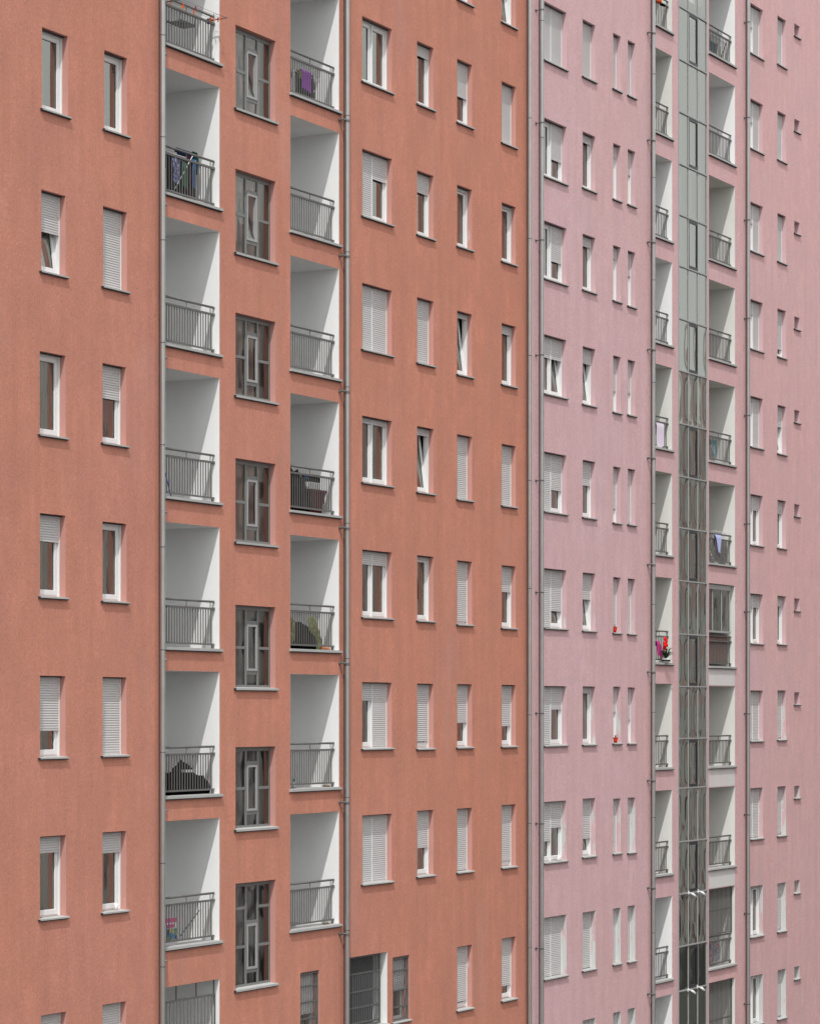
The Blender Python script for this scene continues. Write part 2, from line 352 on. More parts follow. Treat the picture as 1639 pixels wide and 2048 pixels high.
for yt, yb, s1, s2 in ((4.3, 104.3, .4, 1), (195.5, 295, .4, 1), (402, 500, .4, 1), (597, 696, .25, 1), (790.8, 892, .05, 1), (987.4, 1088.5, .27, .27), (1186.5, 1286, .25, .25), (1381, 1482, 1, 1), (1577, 1678.4, 1, 1), (1774, 1874.8, .04, .04), (1953.9, 2052, .04, .04)):
    window('p', 1499.8, 1524.9, yt, yb, s1, False, True, s2, cur=.2)
# little bathroom windows at the far right
for yt, yb in ((45.8, 70.3), (236.4, 260.9), (440.9, 465), (632, 656.6), (819, 843.7), (1007.6, 1031.7), (1196.5, 1220.9), (1384.8, 1408.7), (1572.2, 1596.5), (1762, 1787), (1934.6, 1959)):
    x0, x1 = wx(1587.7), wx(1598.3); z1, z0 = wz(1587.7, yt), wz(1587.7, yb)
    openings['p'].append((x0, x1, z0, z1, RD))
    f = MB(); zb = z0 + .012
    for a in ((x0 + .003, x0 + .04, zb, z1 - .003), (x1 - .04, x1 - .003, zb, z1 - .003), (x0 + .04, x1 - .04, zb, zb + .04), (x0 + .04, x1 - .04, z1 - .04, z1 - .003)):
        f.box(a[0], a[1], .19, .25, a[2], a[3])
    w_ = par(f.build('window', M['pvc']), pinkb)
    gl = MB(); gl.face([(x0 + .04, .22, zb + .04), (x1 - .04, .22, zb + .04), (x1 - .04, .22, z1 - .04), (x0 + .04, .22, z1 - .04)]); gl.build('pane', M['glass'], w_)
    sill(x0, x1, z0, w_, th=.03)

M['backing_brown'] = plain('brown_pane_backing', (.80, .57, .54), .9, .15, 2); M['backing_grey'] = plain('grey_pane_backing', (.48, .46, .46), .9, .2, 2)
# ------------------------------------------------------------------ stair windows (orange block)
def stair_window(yt, yb, tilt, tall=False, backing_mat='backing_grey'):
    x0, x1 = wx(470.8), wx(550.8); z1, z0 = wz(470.8, yt), wz(470.8, yb)
    openings['o'].append((x0, x1, z0, z1, RD)); H = z1 - z0; W = x1 - x0; zb = z0 + .012
    f = MB(); y0, y1 = .13, .21; fw_ = .05; e = .003
    f.box(x0 + e, x0 + fw_, y0, y1, zb, z1 - e); f.box(x1 - fw_, x1 - e, y0, y1, zb, z1 - e)
    f.box(x0 + fw_, x1 - fw_, y0, y1, zb, zb + fw_); f.box(x0 + fw_, x1 - fw_, y0, y1, z1 - .09, z1 - e)
    ma, mb_ = x0 + W * .385, x0 + W * .68
    for m_ in (ma, mb_): f.box(m_ - .03, m_ + .03, y0 - .004, y1 - .004, zb + fw_, z1 - .09)
    rows = (.49,) if not tall else (.385, .755)
    for k in rows:
        z = z0 + H * k
        for a, b in ((x0 + fw_, ma - .03), (mb_ + .03, x1 - fw_)): f.box(a, b, y0 + .003, y1, z - .03, z + .03)
    t0, t1 = (.185, .80) if not tall else (.145, .615)
    for k in (t0, t1):
        z = z0 + H * k; f.box(ma + .03, mb_ - .03, y0 + .003, y1, z - .035, z + .035)
    w_ = par(f.build('stair_window', M['stairmetal']), orange)
    s = MB(); sa, sb, za, zc = ma + .035, mb_ - .035, z0 + H * t0 + .04, z0 + H * t1 - .04; ya, yb_ = y0 - .015, y1 - .02
    s.box(sa, sb, ya, yb_, za, za + .05); s.box(sa, sb, ya, yb_, zc - .05, zc); s.box(sa, sa + .045, ya, yb_, za + .05, zc - .05); s.box(sb - .045, sb, ya, yb_, za + .05, zc - .05)
    s.box(sa + .045, sa + .055, ya + .012, yb_, za + .05, zc - .05); s.box(sb - .055, sb - .045, ya + .012, yb_, za + .05, zc - .05)
    fo = s.build('sash_frame' if tilt else 'sash', M['winmetal'], w_)
    yg = .146
    gl = MB()
    for a, b, c, d in ((x0, ma, zb, z1), (mb_, x1, zb, z1), (ma, mb_, zb, z0 + H * t0), (ma, mb_, z0 + H * t1, z1)):
        gl.face([(a + .02, yg, c + .02), (b - .02, yg, c + .02), (b - .02, yg, d - .02), (a + .02, yg, d - .02)])
    gl.build('pane', M['stairglass'], w_)
    g2 = MB(); g2.face([(sa + .04, .136, za + .045), (sb - .04, .136, za + .045), (sb - .04, .136, zc - .045), (sa + .04, .136, zc - .045)])
    go = g2.build('pane', M['stairglass'], w_)
    if tilt:
        inner = MB(); q = .05
        inner.box(sa + q, sb - q, .14, .18, za + q, za + q + .045); inner.box(sa + q, sb - q, .14, .18, zc - q - .045, zc - q)
        inner.box(sa + q, sa + q + .04, .14, .18, za + q, zc - q); inner.box(sb - q - .04, sb - q, .14, .18, za + q, zc - q)
        io = inner.build('tilted_sash', M['winmetal'], w_)
        rot = Matrix.Translation((0, .2, za)) @ Matrix.Rotation(-R(14), 4, 'X') @ Matrix.Translation((0, -.2, -za))
        io.data.transform(rot); go.data.transform(rot)
    lw = MB(); lw.box(x0 - .3, x1 + .3, .36, .41, z0 - .4, z1 + .3); lw.build('pane_backing', M[backing_mat], w_)  # unseen wall added close behind the glass to tone the panes
    sill(x0, x1, z0, w_, 'stone', .05)
for i, (yt, yb) in enumerate(((48.3, 214.6), (336.5, 503.6), (624.4, 789.5), (915.7, 1082.5), (1209.5, 1375.4), (1494.7, 1659))):
    stair_window(yt, yb, i < 2, backing_mat='backing_brown' if i < 4 else 'backing_grey')
stair_window(1768, 1980, False, True)

# ------------------------------------------------------------------ balconies
def railing(x0, x1, z, parent, mat='metal', y=.13, H=1.0, pitch=.099, name='railing', bw=.0085):
    b = MB(); xe = x1 - .012
    b.tube((x0 - .02, y, z + H - .02), (xe, y, z + H - .02), .024, 10)
    b.box(x0 - .02, xe, y - .022, y + .022, z + H - .185, z + H - .145)
    b.box(x0 - .02, xe, y - .018, y + .018, z + .085, z + .12)
    for k in (.06, .5, .93):
        xx = x0 + (x1 - x0) * k
        b.tube((xx, y, z + H - .145), (xx, y, z + H - .04), .009, 6)
    n = int((x1 - x0) / pitch); off = ((x1 - x0) - n * pitch) / 2
    for i in range(n + 1):
        xx = x0 + off + i * pitch
        if xx < x1 - .03 and xx > x0 + .01: b.box(xx - bw, xx + bw, y - .0085, y + .0085, z + .12, z + H - .185)
    for xx in (x1 - .07, x0 + .07): b.box(xx - .02, xx + .02, y - .018, y + .018, z, z + .085)
    b.box(x1 - .06, x1 - .002, y - .026, y + .026, z + H - .19, z + H - .14)
    return b.build(name, M[mat], parent)
balcony_at = {}
def balcony(side, key, xl, xr, yt, yb, mat='white', rail=True, depth=1.55, grille=False, enclosed=False, H=1.0):
    bld = orange if side == 'o' else pinkb
    x0, x1 = wx(xl), wx(xr); z1, z0 = wz(xr, yt), wz(xr, yb)
    openings[side].append((x0, x1, z0, z1, 0))
    b = MB(); d = depth
    b.face([(x0, 0, z0), (x0, d, z0), (x0, d, z1), (x0, 0, z1)]); b.face([(x1, 0, z0), (x1, 0, z1), (x1, d, z1), (x1, d, z0)])
    b.face([(x0, 0, z1), (x0, d, z1), (x1, d, z1), (x1, 0, z1)]); b.face([(x0, 0, z0), (x1, 0, z0), (x1, d, z0), (x0, d, z0)], 1)
    b.face([(x0, d, z0), (x1, d, z0), (x1, d, z1), (x0, d, z1)])
    bo = par(b.build('balcony', [M[mat], M['stone']]), bld)
    # stone edge plate that stands proud of the wall
    l = MB(); o = .06; th = .05
    l.box(x0 - (.05 if side == 'o' and key[0] != 'L' or key[0] == 'O' else 0), x1 + .06, -o, -.002, z0 - th + .004, z0 + .004)
    l.box(x0 + .003, x1 - .003, -.002, .26, z0 + .0005, z0 + .012)
    l.box(x0 - (.05 if key[0] in 'MO' else 0), x1 + .05, -o + .008, -.001, z0 - th - .016, z0 - th + .003, 1)  # dark strip paints the shade line below the plate
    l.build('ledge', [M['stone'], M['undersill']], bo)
    # balcony door in the back wall
    dr = MB(); cx_ = (x0 + x1) / 2; dw = min(.45, (x1 - x0) * .36)
    for a in ((cx_ - dw, cx_ - dw + .08, .02, 2.25), (cx_ + dw - .08, cx_ + dw, .02, 2.25), (cx_ - dw + .08, cx_ + dw - .08, .02, .14), (cx_ - dw + .08, cx_ + dw - .08, 2.17, 2.25)):
        dr.box(a[0], a[1], d - .06, d - .003, z0 + a[2], min(z0 + a[3], z1 - .02))
    dr.box(cx_ - dw + .08, cx_ + dw - .08, d - .03, d - .01, z0 + .14, min(z0 + 2.17, z1 - .03), 1)
    dr.build('door', [M['pvc'], M['black']], bo)
    if rail: railing(x0, x1, z0, bo, H=H, bw=.0085 if side == 'o' else .009, mat='metal' if side == 'o' else 'rail', pitch=.099 if side == 'o' else .115)
    balcony_at[key] = (x0, x1, z0, z1, bo)
    return bo
LB = [('L0', -118, 127.7), ('L1', 174.6, 417.3), ('L2', 463, 710), ('L3', 756.5, 1006), ('L4', 1055.3, 1298.9), ('L5', 1343.8, 1588.8), ('L6', 1635.9, 1882), ('L7', 1958.4, 2200)]
for k, t_, b_ in LB: balcony('o', k, 326, 438.8, t_, b_, rail=(k != 'L7'))
MBs = [('M0', -5, 223), ('M1', 265.4, 490), ('M2', 537.6, 759), ('M3', 804.8, 1032.5), ('M4', 1080, 1302), ('M5', 1350, 1575), ('M6', 1623, 1848.6)]
for k, t_, b_ in MBs: balcony('o', k, 580.5, 677.5, t_, b_)
NB = [('N0', -95, 66), ('N1', 111.8, 278), ('N2', 322, 484), ('N3', 525.6, 692.5), ('N4', 735.8, 901), ('N5', 947.6, 1112), ('N6', 1156.7, 1327), ('N7', 1368, 1535.5), ('N8', 1580, 1747), ('N9', 1792.4, 1957.5), ('N10', 1989, 2150)]
for i, (k, t_, b_) in enumerate(NB): balcony('p', k, 1308, 1343.3, t_, b_, 'white' if i in (2, 3, 9, 10) else 'cream', H=.92)
OB = [('O0', -28, 133), ('O1', 171.4, 331), ('O2', 372.6, 537), ('O3', 576.7, 730.7), ('O4', 773.7, 932), ('O5', 971.4, 1132.6), ('O6', 1171.6, 1334.6), ('O7', 1373, 1531.8), ('O8', 1572.7, 1731.5), ('O9', 1771.5, 1927.6), ('O10', 1955, 2120)]
for i, (k, t_, b_) in enumerate(OB): balcony('p', k, 1417, 1468.9, t_, b_, 'white' if i < 2 else 'cream', rail=(k != 'O10'), H=.92)

# ceiling lamps in the first balcony stack
for k in ('L1', 'L2', 'L3', 'L4', 'L5'):
    x0, x1, z0, z1, bo = balcony_at[k]
    c = MB(); c.tube((x0 + .42, .55, z1 - .09), (x0 + .42, .55, z1 - .002), .085, 14); c.tube((x0 + .42, .55, z1 - .12), (x0 + .42, .55, z1 - .09), .05, 14, r1=.085)
    c.build('ceiling_lamp', M['darkmetal'], bo)

# security grilles
def grille(x0, x1, z0, z1, parent, y=.1, pitch=.115, cross=(), mat='metal', name='grille', r=.011):
    b = MB(); n = max(2, int(round((x1 - x0) / pitch)))
    for i in range(1, n):
        xx = x0 + (x1 - x0) * i / n; b.tube((xx, y, z0), (xx, y, z1), r, 6)
    for zc in cross:
        b.box(x0, x1, y - .006, y + .006, zc - .014, zc + .014)
        for i in range(1, n):
            xx = x0 + (x1 - x0) * i / n; b.box(xx - .018, xx + .018, y - .018, y + .018, zc - .022, zc + .022)
    b.box(x0, x0 + .03, y - .014, y + .014, z0, z1); b.box(x1 - .03, x1, y - .014, y + .014, z0, z1)
    b.box(x0 + .03, x1 - .03, y - .014, y + .014, z0, z0 + .035); b.box(x0 + .03, x1 - .03, y - .014, y + .014, z1 - .035, z1)
    return b.build(name, M[mat], parent)
x0, x1, z0, z1, bo = balcony_at['L7']
grille(x0 + .01, x1 - .012, z0 + .01, z1 - .30, bo, .10, .13)
b = MB()
for k in (.0, .3, .66, .985): b.box(x0 + (x1 - x0 - .04) * k, x0 + (x1 - x0 - .04) * k + .022, .09, .112, z1 - .30, z1 - .005)
b.build('grille_post', M['metal'], bo)
for k in ('O9', 'O10'):
    x0, x1, z0, z1, bo = balcony_at[k]
    zr = z0 + .95 if k == 'O9' else z0 + .02
    grille(x0 + .006, x1 - .008, zr, z1 - .01, bo, .10, .105, cross=(z1 - (z1 - zr) * .47,), mat='metal')
# glazed-in balcony
x0, x1, z0, z1, bo = balcony_at['O6']
b = MB(); za = z0 + 1.0
b.box(x0 + .004, x1 - .19, .06, .11, za, za + .06); b.box(x0 + .004, x1 - .19, .06, .11, z1 - .16, z1 - .02)
for k in (0, .24, .62, .97): b.box(x0 + .01 + (x1 - x0 - .22) * k, x0 + .04 + (x1 - x0 - .22) * k, .065, .105, za + .06, z1 - .16)
b.build('glazing_frame', M['winmetal'], bo)
b = MB(); b.face([(x0 + .03, .085, za + .06), (x1 - .2, .085, za + .06), (x1 - .2, .085, z1 - .16), (x0 + .03, .085, z1 - .16)]); b.build('pane', M['stairglass'], bo)
b = MB(); b.box(x0 + .02, x1 - .2, .17, .18, z0 + .13, z0 + .95)
M['brownpanel'] = plain('brown_reed_screen', (0.22, 0.13, 0.11), .8, .25, 20); b.build('screen_panel', M['brownpanel'], bo)
# bare plaster on three slab fronts
for k, ztop, zbk in (('O6', 'O6', 'O7'), ('O7', 'O7', 'O8'), ('O8', 'O8', 'O9')):
    xa, xb, zz0, _, bo = balcony_at[k]; zz1 = balcony_at[zbk][3]
    b = MB(); b.box(xa + .01, xb - .01, -.003, .02, zz1 + .02, zz0 - .056); b.build('plaster_patch', M['patch'], bo)

# grilled ground-floor openings of the orange block
def grilled_window(xl, xr, yt, yb, cross, deep=False):
    x0, x1 = wx(xl), wx(xr); z1, z0 = wz(xl, yt), wz(xl, yb)
    if deep:
        z1, z0 = wz(xr, yt), wz(xr, yb)
        openings['o'].append((x0, x1, z0, z1, 0))
        b = MB(); d = 1.5
        b.face([(x0, 0, z0), (x0, d, z0), (x0, d, z1), (x0, 0, z1)]); b.face([(x1, 0, z0), (x1, 0, z1), (x1, d, z1), (x1, d, z0)])
        b.face([(x0, 0, z1), (x0, d, z1), (x1, d, z1), (x1, 0, z1)]); b.face([(x0, 0, z0), (x1, 0, z0), (x1, d, z0), (x0, d, z0)])
        b.face([(x0, d, z0), (x1, d, z0), (x1, d, z1), (x0, d, z1)], 1)
        bo = par(b.build('balcony', [M['white'], M['room']]), orange)
        s = MB(); s.box(x0 + .02, x1 - .16, .30, .33, z0 + .02, z1 - .02); s.build('mesh_screen', M['darkmesh'], bo)
        sill(x0, x1, z0, bo, back=.2, name='ledge')
        grille(x0 + .01, x1 - .14, z0 + .02, z1 - .02, bo, .12, .085, [z0 + (z1 - z0) * c for c in cross], 'darkgrey')
        return
    openings['o'].append((x0, x1, z0, z1, RD))
    f = MB()
    for a in ((x0 + .003, x0 + .06, z0 + .012, z1 - .003), (x1 - .06, x1 - .003, z0 + .012, z1 - .003), (x0 + .06, x1 - .06, z0 + .012, z0 + .1), (x0 + .06, x1 - .06, z1 - .07, z1 - .003)):
        f.box(a[0], a[1], .19, .25, a[2], a[3])
    w_ = par(f.build('window', M['pvc']), orange)
    gl = MB(); gl.face([(x0 + .06, .22, z0 + .1), (x1 - .06, .22, z0 + .1), (x1 - .06, .22, z1 - .07), (x0 + .06, .22, z1 - .07)]); gl.build('pane', M['glass'], w_)
    shutter(x0 + .03, x1 - .03, z1 - .01, (z1 - z0) * .5, w_)
    sill(x0, x1, z0, w_)
    grille(x0 + .008, x1 - .008, z0 + .03, z1 - .02, w_, .04, .105, [z0 + (z1 - z0) * c for c in cross], 'metal', r=.012)
M['darkmesh'] = plain('dark_screen', (0.045, 0.048, 0.05), .7, .3, 4)
M['darkgrey'] = plain('mid_grey_steel', (0.12, 0.12, 0.12), .5, .1)
grilled_window(699, 774, 1904, 2047, (.07, .28, .5, .75), True)
grilled_window(785, 818.4, 1915.7, 2046, (.22, .48, .78))
grilled_window(600.4, 638.3, 1946.5, 2110, (.42, .62, .82))

# ------------------------------------------------------------------ glazed stair strip of the pink block
gx0, gx1 = wx(1355), wx(1413.5); gz0, gz1 = 0.0, ROOF - 1
openings['p'].append((gx0, gx1, gz0, gz1, .14))
ml = [gx0 + .0, wx(1376.3), wx(1395), gx1]
f = MB()
f.box(gx0 + .002, gx0 + .07, -.012, .10, gz0, gz1); f.box(gx1 - .05, gx1 - .002, -.008, .10, gz0, gz1)
for m_ in ml[1:3]: f.box(m_ - .015, m_ + .015, -.004, .09, gz0, gz1)
tr = [10.6, 116, 221.5, 325.8, 427.7, 530.3, 635.7, 740, 845.8, 951.6, 1055, 1161, 1267.7, 1372.9, 1477.5, 1577, 1684.4, 1789.2, 1894.4, 1984]
tz = [wz(1357, y) for y in tr]; tz = [tz[0] + 1.5] + tz + [tz[-1] - 1.5]
segs = [(gx0 + .07, ml[1] - .015), (ml[1] + .015, ml[2] - .015), (ml[2] + .015, gx1 - .05)]
for z in tz:
    for a, b_ in segs: f.box(a, b_, -.012, .088, z - .018, z + .018); f.box(a, b_, -.008, .02, z - .034, z - .0185, 1)  # thin dark strip paints the shaded underside of each transom
strip = par(f.build('stair_glazing', [M['winmetal'], M['darkmetal']]), pinkb)
lw = MB(); lw.box(gx0 - .3, gx1 + .3, .62, .66, gz0 + .1, gz1); M['backing_and_landing_pale'] = plain('pale_pane_backing_and_landing', (.52, .47, .46), .9, .2, 1.5); lw.build('pane_backing', M['backing_and_landing_pale'], strip)  # unseen pale wall added behind the strip to brighten its panes
for z in tz[1::2]:
    lw = MB(); lw.box(gx0, gx1, .16, .61, z + .22, z + .40); lw.build('landing_slab', M['backing_and_landing_pale'], strip)
for i in range(len(tz) - 1):
    zt, zb = tz[i] - .034, tz[i + 1] + .018
    for j, (a, b_) in enumerate(segs):
        tx, tzz = random.uniform(-.0015, .0015), random.uniform(-.0025, .0025)
        p = MB()
        # each pane bellies a little, as sealed units do
        bel = random.uniform(.005, .011)
        def fn(u, v, a=a, b_=b_, zt=zt, zb=zb, bel=bel, tx=tx, tzz=tzz):
            x = a + (b_ - a) * u; z = zb + (zt - zb) * v
            return (x, .016 + bel * (1 - (2 * u - 1) ** 2) * (1 - (2 * v - 1) ** 4) + tx * (u - .5) + tzz * (v - .5), z)
        p.grid(8, 12, fn); p.build('pane', M['curtainwall'], strip)
    if i % 2 == 1:
        a, b_ = segs[1]; v = MB(); q = .09
        v.box(a + .004, a + q * .5, -.004, .04, zb + .004, zt - .004); v.box(b_ - q * .85, b_ - .004, -.004, .04, zb + .004, zt - .004)
        v.box(a + q * .5, b_ - q * .85, -.004, .04, zb + .004, zb + q); v.box(a + q * .5, b_ - q * .85, -.004, .04, zt - q, zt - .004)
        v.build('vent_frame', M['black'], strip)

# ------------------------------------------------------------------ walls (one sheet per block with real openings, closed box behind)
def cut_wall(side, bld, X0, X1, mats, zt):
    b = MB(); ops = openings[side]
    xs = sorted({X0, X1, *[o[0] for o in ops], *[o[1] for o in ops]})
    for a, c in zip(xs[:-1], xs[1:]):
        if c - a < 1e-5: continue
        mid = (a + c) / 2
        iv = sorted([(o[2], o[3]) for o in ops if o[0] < mid < o[1]]); z = 0.0
        for lo, hi in iv + [(zt, zt)]:
            if lo > z + 1e-4: b.face([(a, 0, z), (c, 0, z), (c, 0, lo), (a, 0, lo)])
            z = max(z, hi)
    for x0, x1, z0, z1, d in ops:
        if d <= 0: continue
        b.face([(x0, 0, z0), (x0, d, z0), (x0, d, z1), (x0, 0, z1)], 1); b.face([(x1, 0, z0), (x1, 0, z1), (x1, d, z1), (x1, d, z0)], 1)
        b.face([(x0, 0, z1), (x0, d, z1), (x1, d, z1), (x1, 0, z1)], 1); b.face([(x0, 0, z0), (x1, 0, z0), (x1, d, z0), (x0, d, z0)], 1)
    B = 12.0
    b.face([(X0, 0, 0), (X0, 0, zt), (X0, B, zt), (X0, B, 0)]); b.face([(X1, 0, 0), (X1, B, 0), (X1, B, zt), (X1, 0, zt)])
    b.face([(X0, B, 0), (X0, B, zt), (X1, B, zt), (X1, B, 0)])
    # party wall just behind the rooms keeps them dim
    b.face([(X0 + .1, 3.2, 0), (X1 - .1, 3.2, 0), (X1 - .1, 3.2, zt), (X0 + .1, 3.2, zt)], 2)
    w_ = par(b.build('wall', mats), bld)
    r = MB(); r.box(X0 - .2, X1 + (.2 if side == 'p' else -.01), -.25, B + .2, zt + .001, zt + .35); par(r.build('roof', M['stone']), bld)
    return w_
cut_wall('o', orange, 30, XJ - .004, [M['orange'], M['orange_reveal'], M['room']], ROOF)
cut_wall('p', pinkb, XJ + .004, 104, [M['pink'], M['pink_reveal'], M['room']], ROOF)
M['joint'] = plain('dark_joint', (.12, .10, .10), .9)
j = MB(); j.box(XJ - .004, XJ + .004, .004, 1, 0, ROOF); par(j.build('expansion_joint', M['joint']), orange)

# ------------------------------------------------------------------ drainpipes
M['pipe_shade'] = plain('dark_brown_pipe_shade', (.085, .06, .055), .7, .25, 4)
def drainpipe(bld, px, rings, brackets, kind, r=.052, off=.13, side=-1, mat='pipe'):
    x = wx(px, -off); b = MB(); b.tube((x, -off, 0), (x, -off, ROOF), r, 20, cap=False)
    for y in rings:
        z = wz(px, y, -off); b.tube((x, -off, z - .009), (x, -off, z + .009), r + .0045, 20, 1, cap=False); b.tube((x, -off, z + .009), (x, -off, z + .09), r + .002, 20, cap=False)
    p = par(b.build('drainpipe', [M[mat], M['darkmetal']]), bld)
    xd = wx(px - r * F / (SZ * x + SX * (D - off)) - 1.6); shd = MB(); shd.box(xd - .022, xd + .03, -.03, 0, 0, ROOF - .5); shd.build('pipe_shade_strip', M['pipe_shade'], p)  # dark strip stands in for the shade beside the pipe
    for y in brackets:
        z = wz(px, y, -off); c = MB()
        if kind == 'spout':                              # short outlet that comes from the balcony slab and turns into the pipe
            c.tube((x - .10, .0, z + .02), (x - .10, -.05, z + .02), .028, 10)
            c.path([(x - .10, -.04, z + .03), (x - .09, -off * .8, z + .03), (x - .03, -off - .01, z + .015), (x, -off - .01, z - .05)], .024, 10)
            c.tube((x, -off, z - .03), (x, -off, z + .03), r + .006, 20, cap=False)
            c.path([(x - .10, 0, z), (x - .03, -off + .02, z - .22)], .006, 6)
        elif kind == 'stub':                             # short overflow stub beside the pipe
            c.tube((x + .11, .0, z), (x + .11, -.10, z), .03, 12); c.tube((x + .11, -.10, z), (x + .11, -.135, z - .03), .03, 12)
            c.build('overflow_stub', M['pipe'], p); continue
        else:                                            # clamp ring and stay
            c.tube((x, -off, z - .016), (x, -off, z + .016), r + .009, 20, cap=False)
            c.tube((x, -off, z), (x, 0, z), .012, 8); c.box(x - .04, x + .04, -.012, 0, z - .03, z + .03)
            c.box(x - .02 + r, x + .03 + r, -off - .01, -off + .01, z - .016, z + .016)
        c.build('bracket', M['darkmetal'] if kind != 'spout' else M['metal'], p)
    return p
drainpipe(orange, 325.3, (70, 273.6, 480, 685, 889.6, 1094, 1300, 1505, 1727, 1934), (104, 406, 712, 1022, 1318, 1620, 1922), 'stub')
drainpipe(orange, 694, (231, 504, 774, 1047, 1317, 1595, 1861), (242, 514, 785, 1058, 1329, 1607, 1870), 'spout', off=.15)
drainpipe(orange, 1058.8, (236, 477, 711, 961, 1177, 1430, 1647, 1896), (), 'clamp')
drainpipe(pinkb, 1083, (41, 275, 480, 710, 961, 1185, 1427, 1648, 1898), (19, 245, 480, 710, 961, 1185, 1427, 1648, 1898), 'clamp', r=.05, off=.17)
drainpipe(pinkb, 1306.3, (148, 355, 560, 765, 1007, 1209, 1425, 1635, 1866), (67, 282, 486, 701, 918, 1131, 1346, 1563, 1778, 1990), 'spout', off=.15)
drainpipe(pinkb, 1495.7, (44, 235, 440, 637, 831, 1048, 1224, 1428, 1630, 1828, 2009), (44, 235, 440, 637, 831, 1048, 1224, 1428, 1630, 1828, 2009), 'clamp')
#ITEMS#
# ------------------------------------------------------------------ things on the balconies and sills
_cl = {}
def fabric(c, var=.25, sc=10):
    k = (c, var, sc)
    if k not in _cl: _cl[k] = plain('cloth', c, .9, var, sc, spec=.1)
    return _cl[k]
def pattern(name, cols, sc=14, vor=True):
    m, t, p = newmat(name)
    v = t.nodes.new('ShaderNodeTexVoronoi'); v.inputs['Scale'].default_value = sc; t.links.new(coords(t), v.inputs['Vector'])
    r = t.nodes.new('ShaderNodeValToRGB'); r.color_ramp.interpolation = 'CONSTANT'; e = r.color_ramp.elements
    while len(e) < len(cols): e.new(.5)
    for i, c in enumerate(cols): e[i].position = i / len(cols); e[i].color = (*c, 1)
    sp = t.nodes.new('ShaderNodeSeparateColor'); t.links.new(v.outputs['Color'], sp.inputs[0]); t.links.new(sp.outputs[0], r.inputs[0])
    t.links.new(r.outputs[0], p.inputs['Base Color']); p.inputs['Roughness'].default_value = .85; return m
def hang(name, label, cat, px0, px1, py0, py1, Y, mat, group=None, taper=0.0, back=.35, gap=.03, sway=.0, rag=.06):
    """cloth folded over a line: front fall to py1, shorter back fall"""
    x0, x1 = wx(px0, Y), wx(px1, Y); xm = (px0 + px1) / 2; zt, zb = wz(xm, py0, Y), wz(xm, py1, Y); L = zt - zb
    b = MB(); ph = random.random() * 6; W = x1 - x0
    def surf(front):
        def fn(u, v):
            Lf = L * (1 if front else back) * (1 - rag * math.sin(u * 5 + ph))
            s = 1 - taper * v; x = x0 + W * (.5 + (u - .5) * s) + sway * v * L
            y = Y + (-gap if front else gap) * min(1, v * 6 + .15) + .013 * math.sin(u * W * 42 + ph) * min(1, v * 3)
            return (x, y, zt - Lf * v)
        return fn
    b.grid(14, 12, surf(True)); b.grid(14, 6, surf(False))
    b.grid(14, 3, lambda u, v: (x0 + W * u, Y - gap * .15 + v * gap * .3, zt + .004 * math.sin(v * 3.14)))
    o = b.build(name, mat); tag(o, label, cat, group); return o
def blob(b, c, r, seed=0, n=14, rough=.18, mi=0, flat=True):
    rnd = random.Random(seed); ks = [(rnd.uniform(2, 6), rnd.uniform(2, 6), rnd.uniform(0, 6), rnd.uniform(0, 6)) for _ in range(4)]
    def fn(u, v):
        a = 6.28318 * u; e = math.pi * (v - .5)
        d = 1 + rough * sum(math.sin(k[0] * math.cos(a) * math.cos(e) * 1.4 + k[2]) * math.sin(k[1] * math.sin(a) * math.cos(e) * 1.4 + k[3] + 2 * e) for k in ks) / 1.6
        z = math.sin(e)
        if flat: z = max(z, -.55)
        return (c[0] + r[0] * d * math.cos(e) * math.cos(a), c[1] + r[1] * d * math.cos(e) * math.sin(a), c[2] + r[2] * d * z)
    b.grid(n * 2, n, fn, mi)
def P3(px, py, Y): return (wx(px, Y), Y, wz(px, py, Y))
def floor_of(k): return balcony_at[k][2] + .014
M['white_wire'] = plain('white_coated_wire', (.75, .75, .75), .4, .03)
BLACKBAG = plain('black_plastic', (.0035, .0035, .004), .95, .3, 6, spec=.05)

def rack(label, k, px0, px1, Y0, Y1, H, mat='white_wire', arms=True, group='laundry racks on the balconies'):
    """folding airer: two crossed leg frames, a top grid"""
    z = floor_of(k); x0, x1 = wx(px0, Y0), wx(px1, Y0)
    r = empty('drying_rack', (x0, Y0, z)); tag(r, label, 'drying rack', group)
    b = MB()
    for x in (x0 + .05, x1 - .05):
        b.tube((x, Y0, z), (x, Y1, z + H), .009, 6); b.tube((x, Y1, z), (x, Y0, z + H), .009, 6)
    for y in (Y0, Y1): b.tube((x0 + .05, y, z + .03), (x1 - .05, y, z + .03), .008, 6)
    par(b.build('leg_frame', M[mat]), r)
    t = MB()
    for y in (Y0, Y1): t.tube((x0, y, z + H), (x1, y, z + H), .009, 6)
    for x in (x0, x1): t.tube((x, Y0, z + H), (x, Y1, z + H), .009, 6)
    for i in range(1, 7): y = Y0 + (Y1 - Y0) * i / 7; t.tube((x0, y, z + H), (x1, y, z + H), .003, 5)
    par(t.build('top_grid', M[mat]), r)
    return r
G1 = 'clothes drying on the balconies'

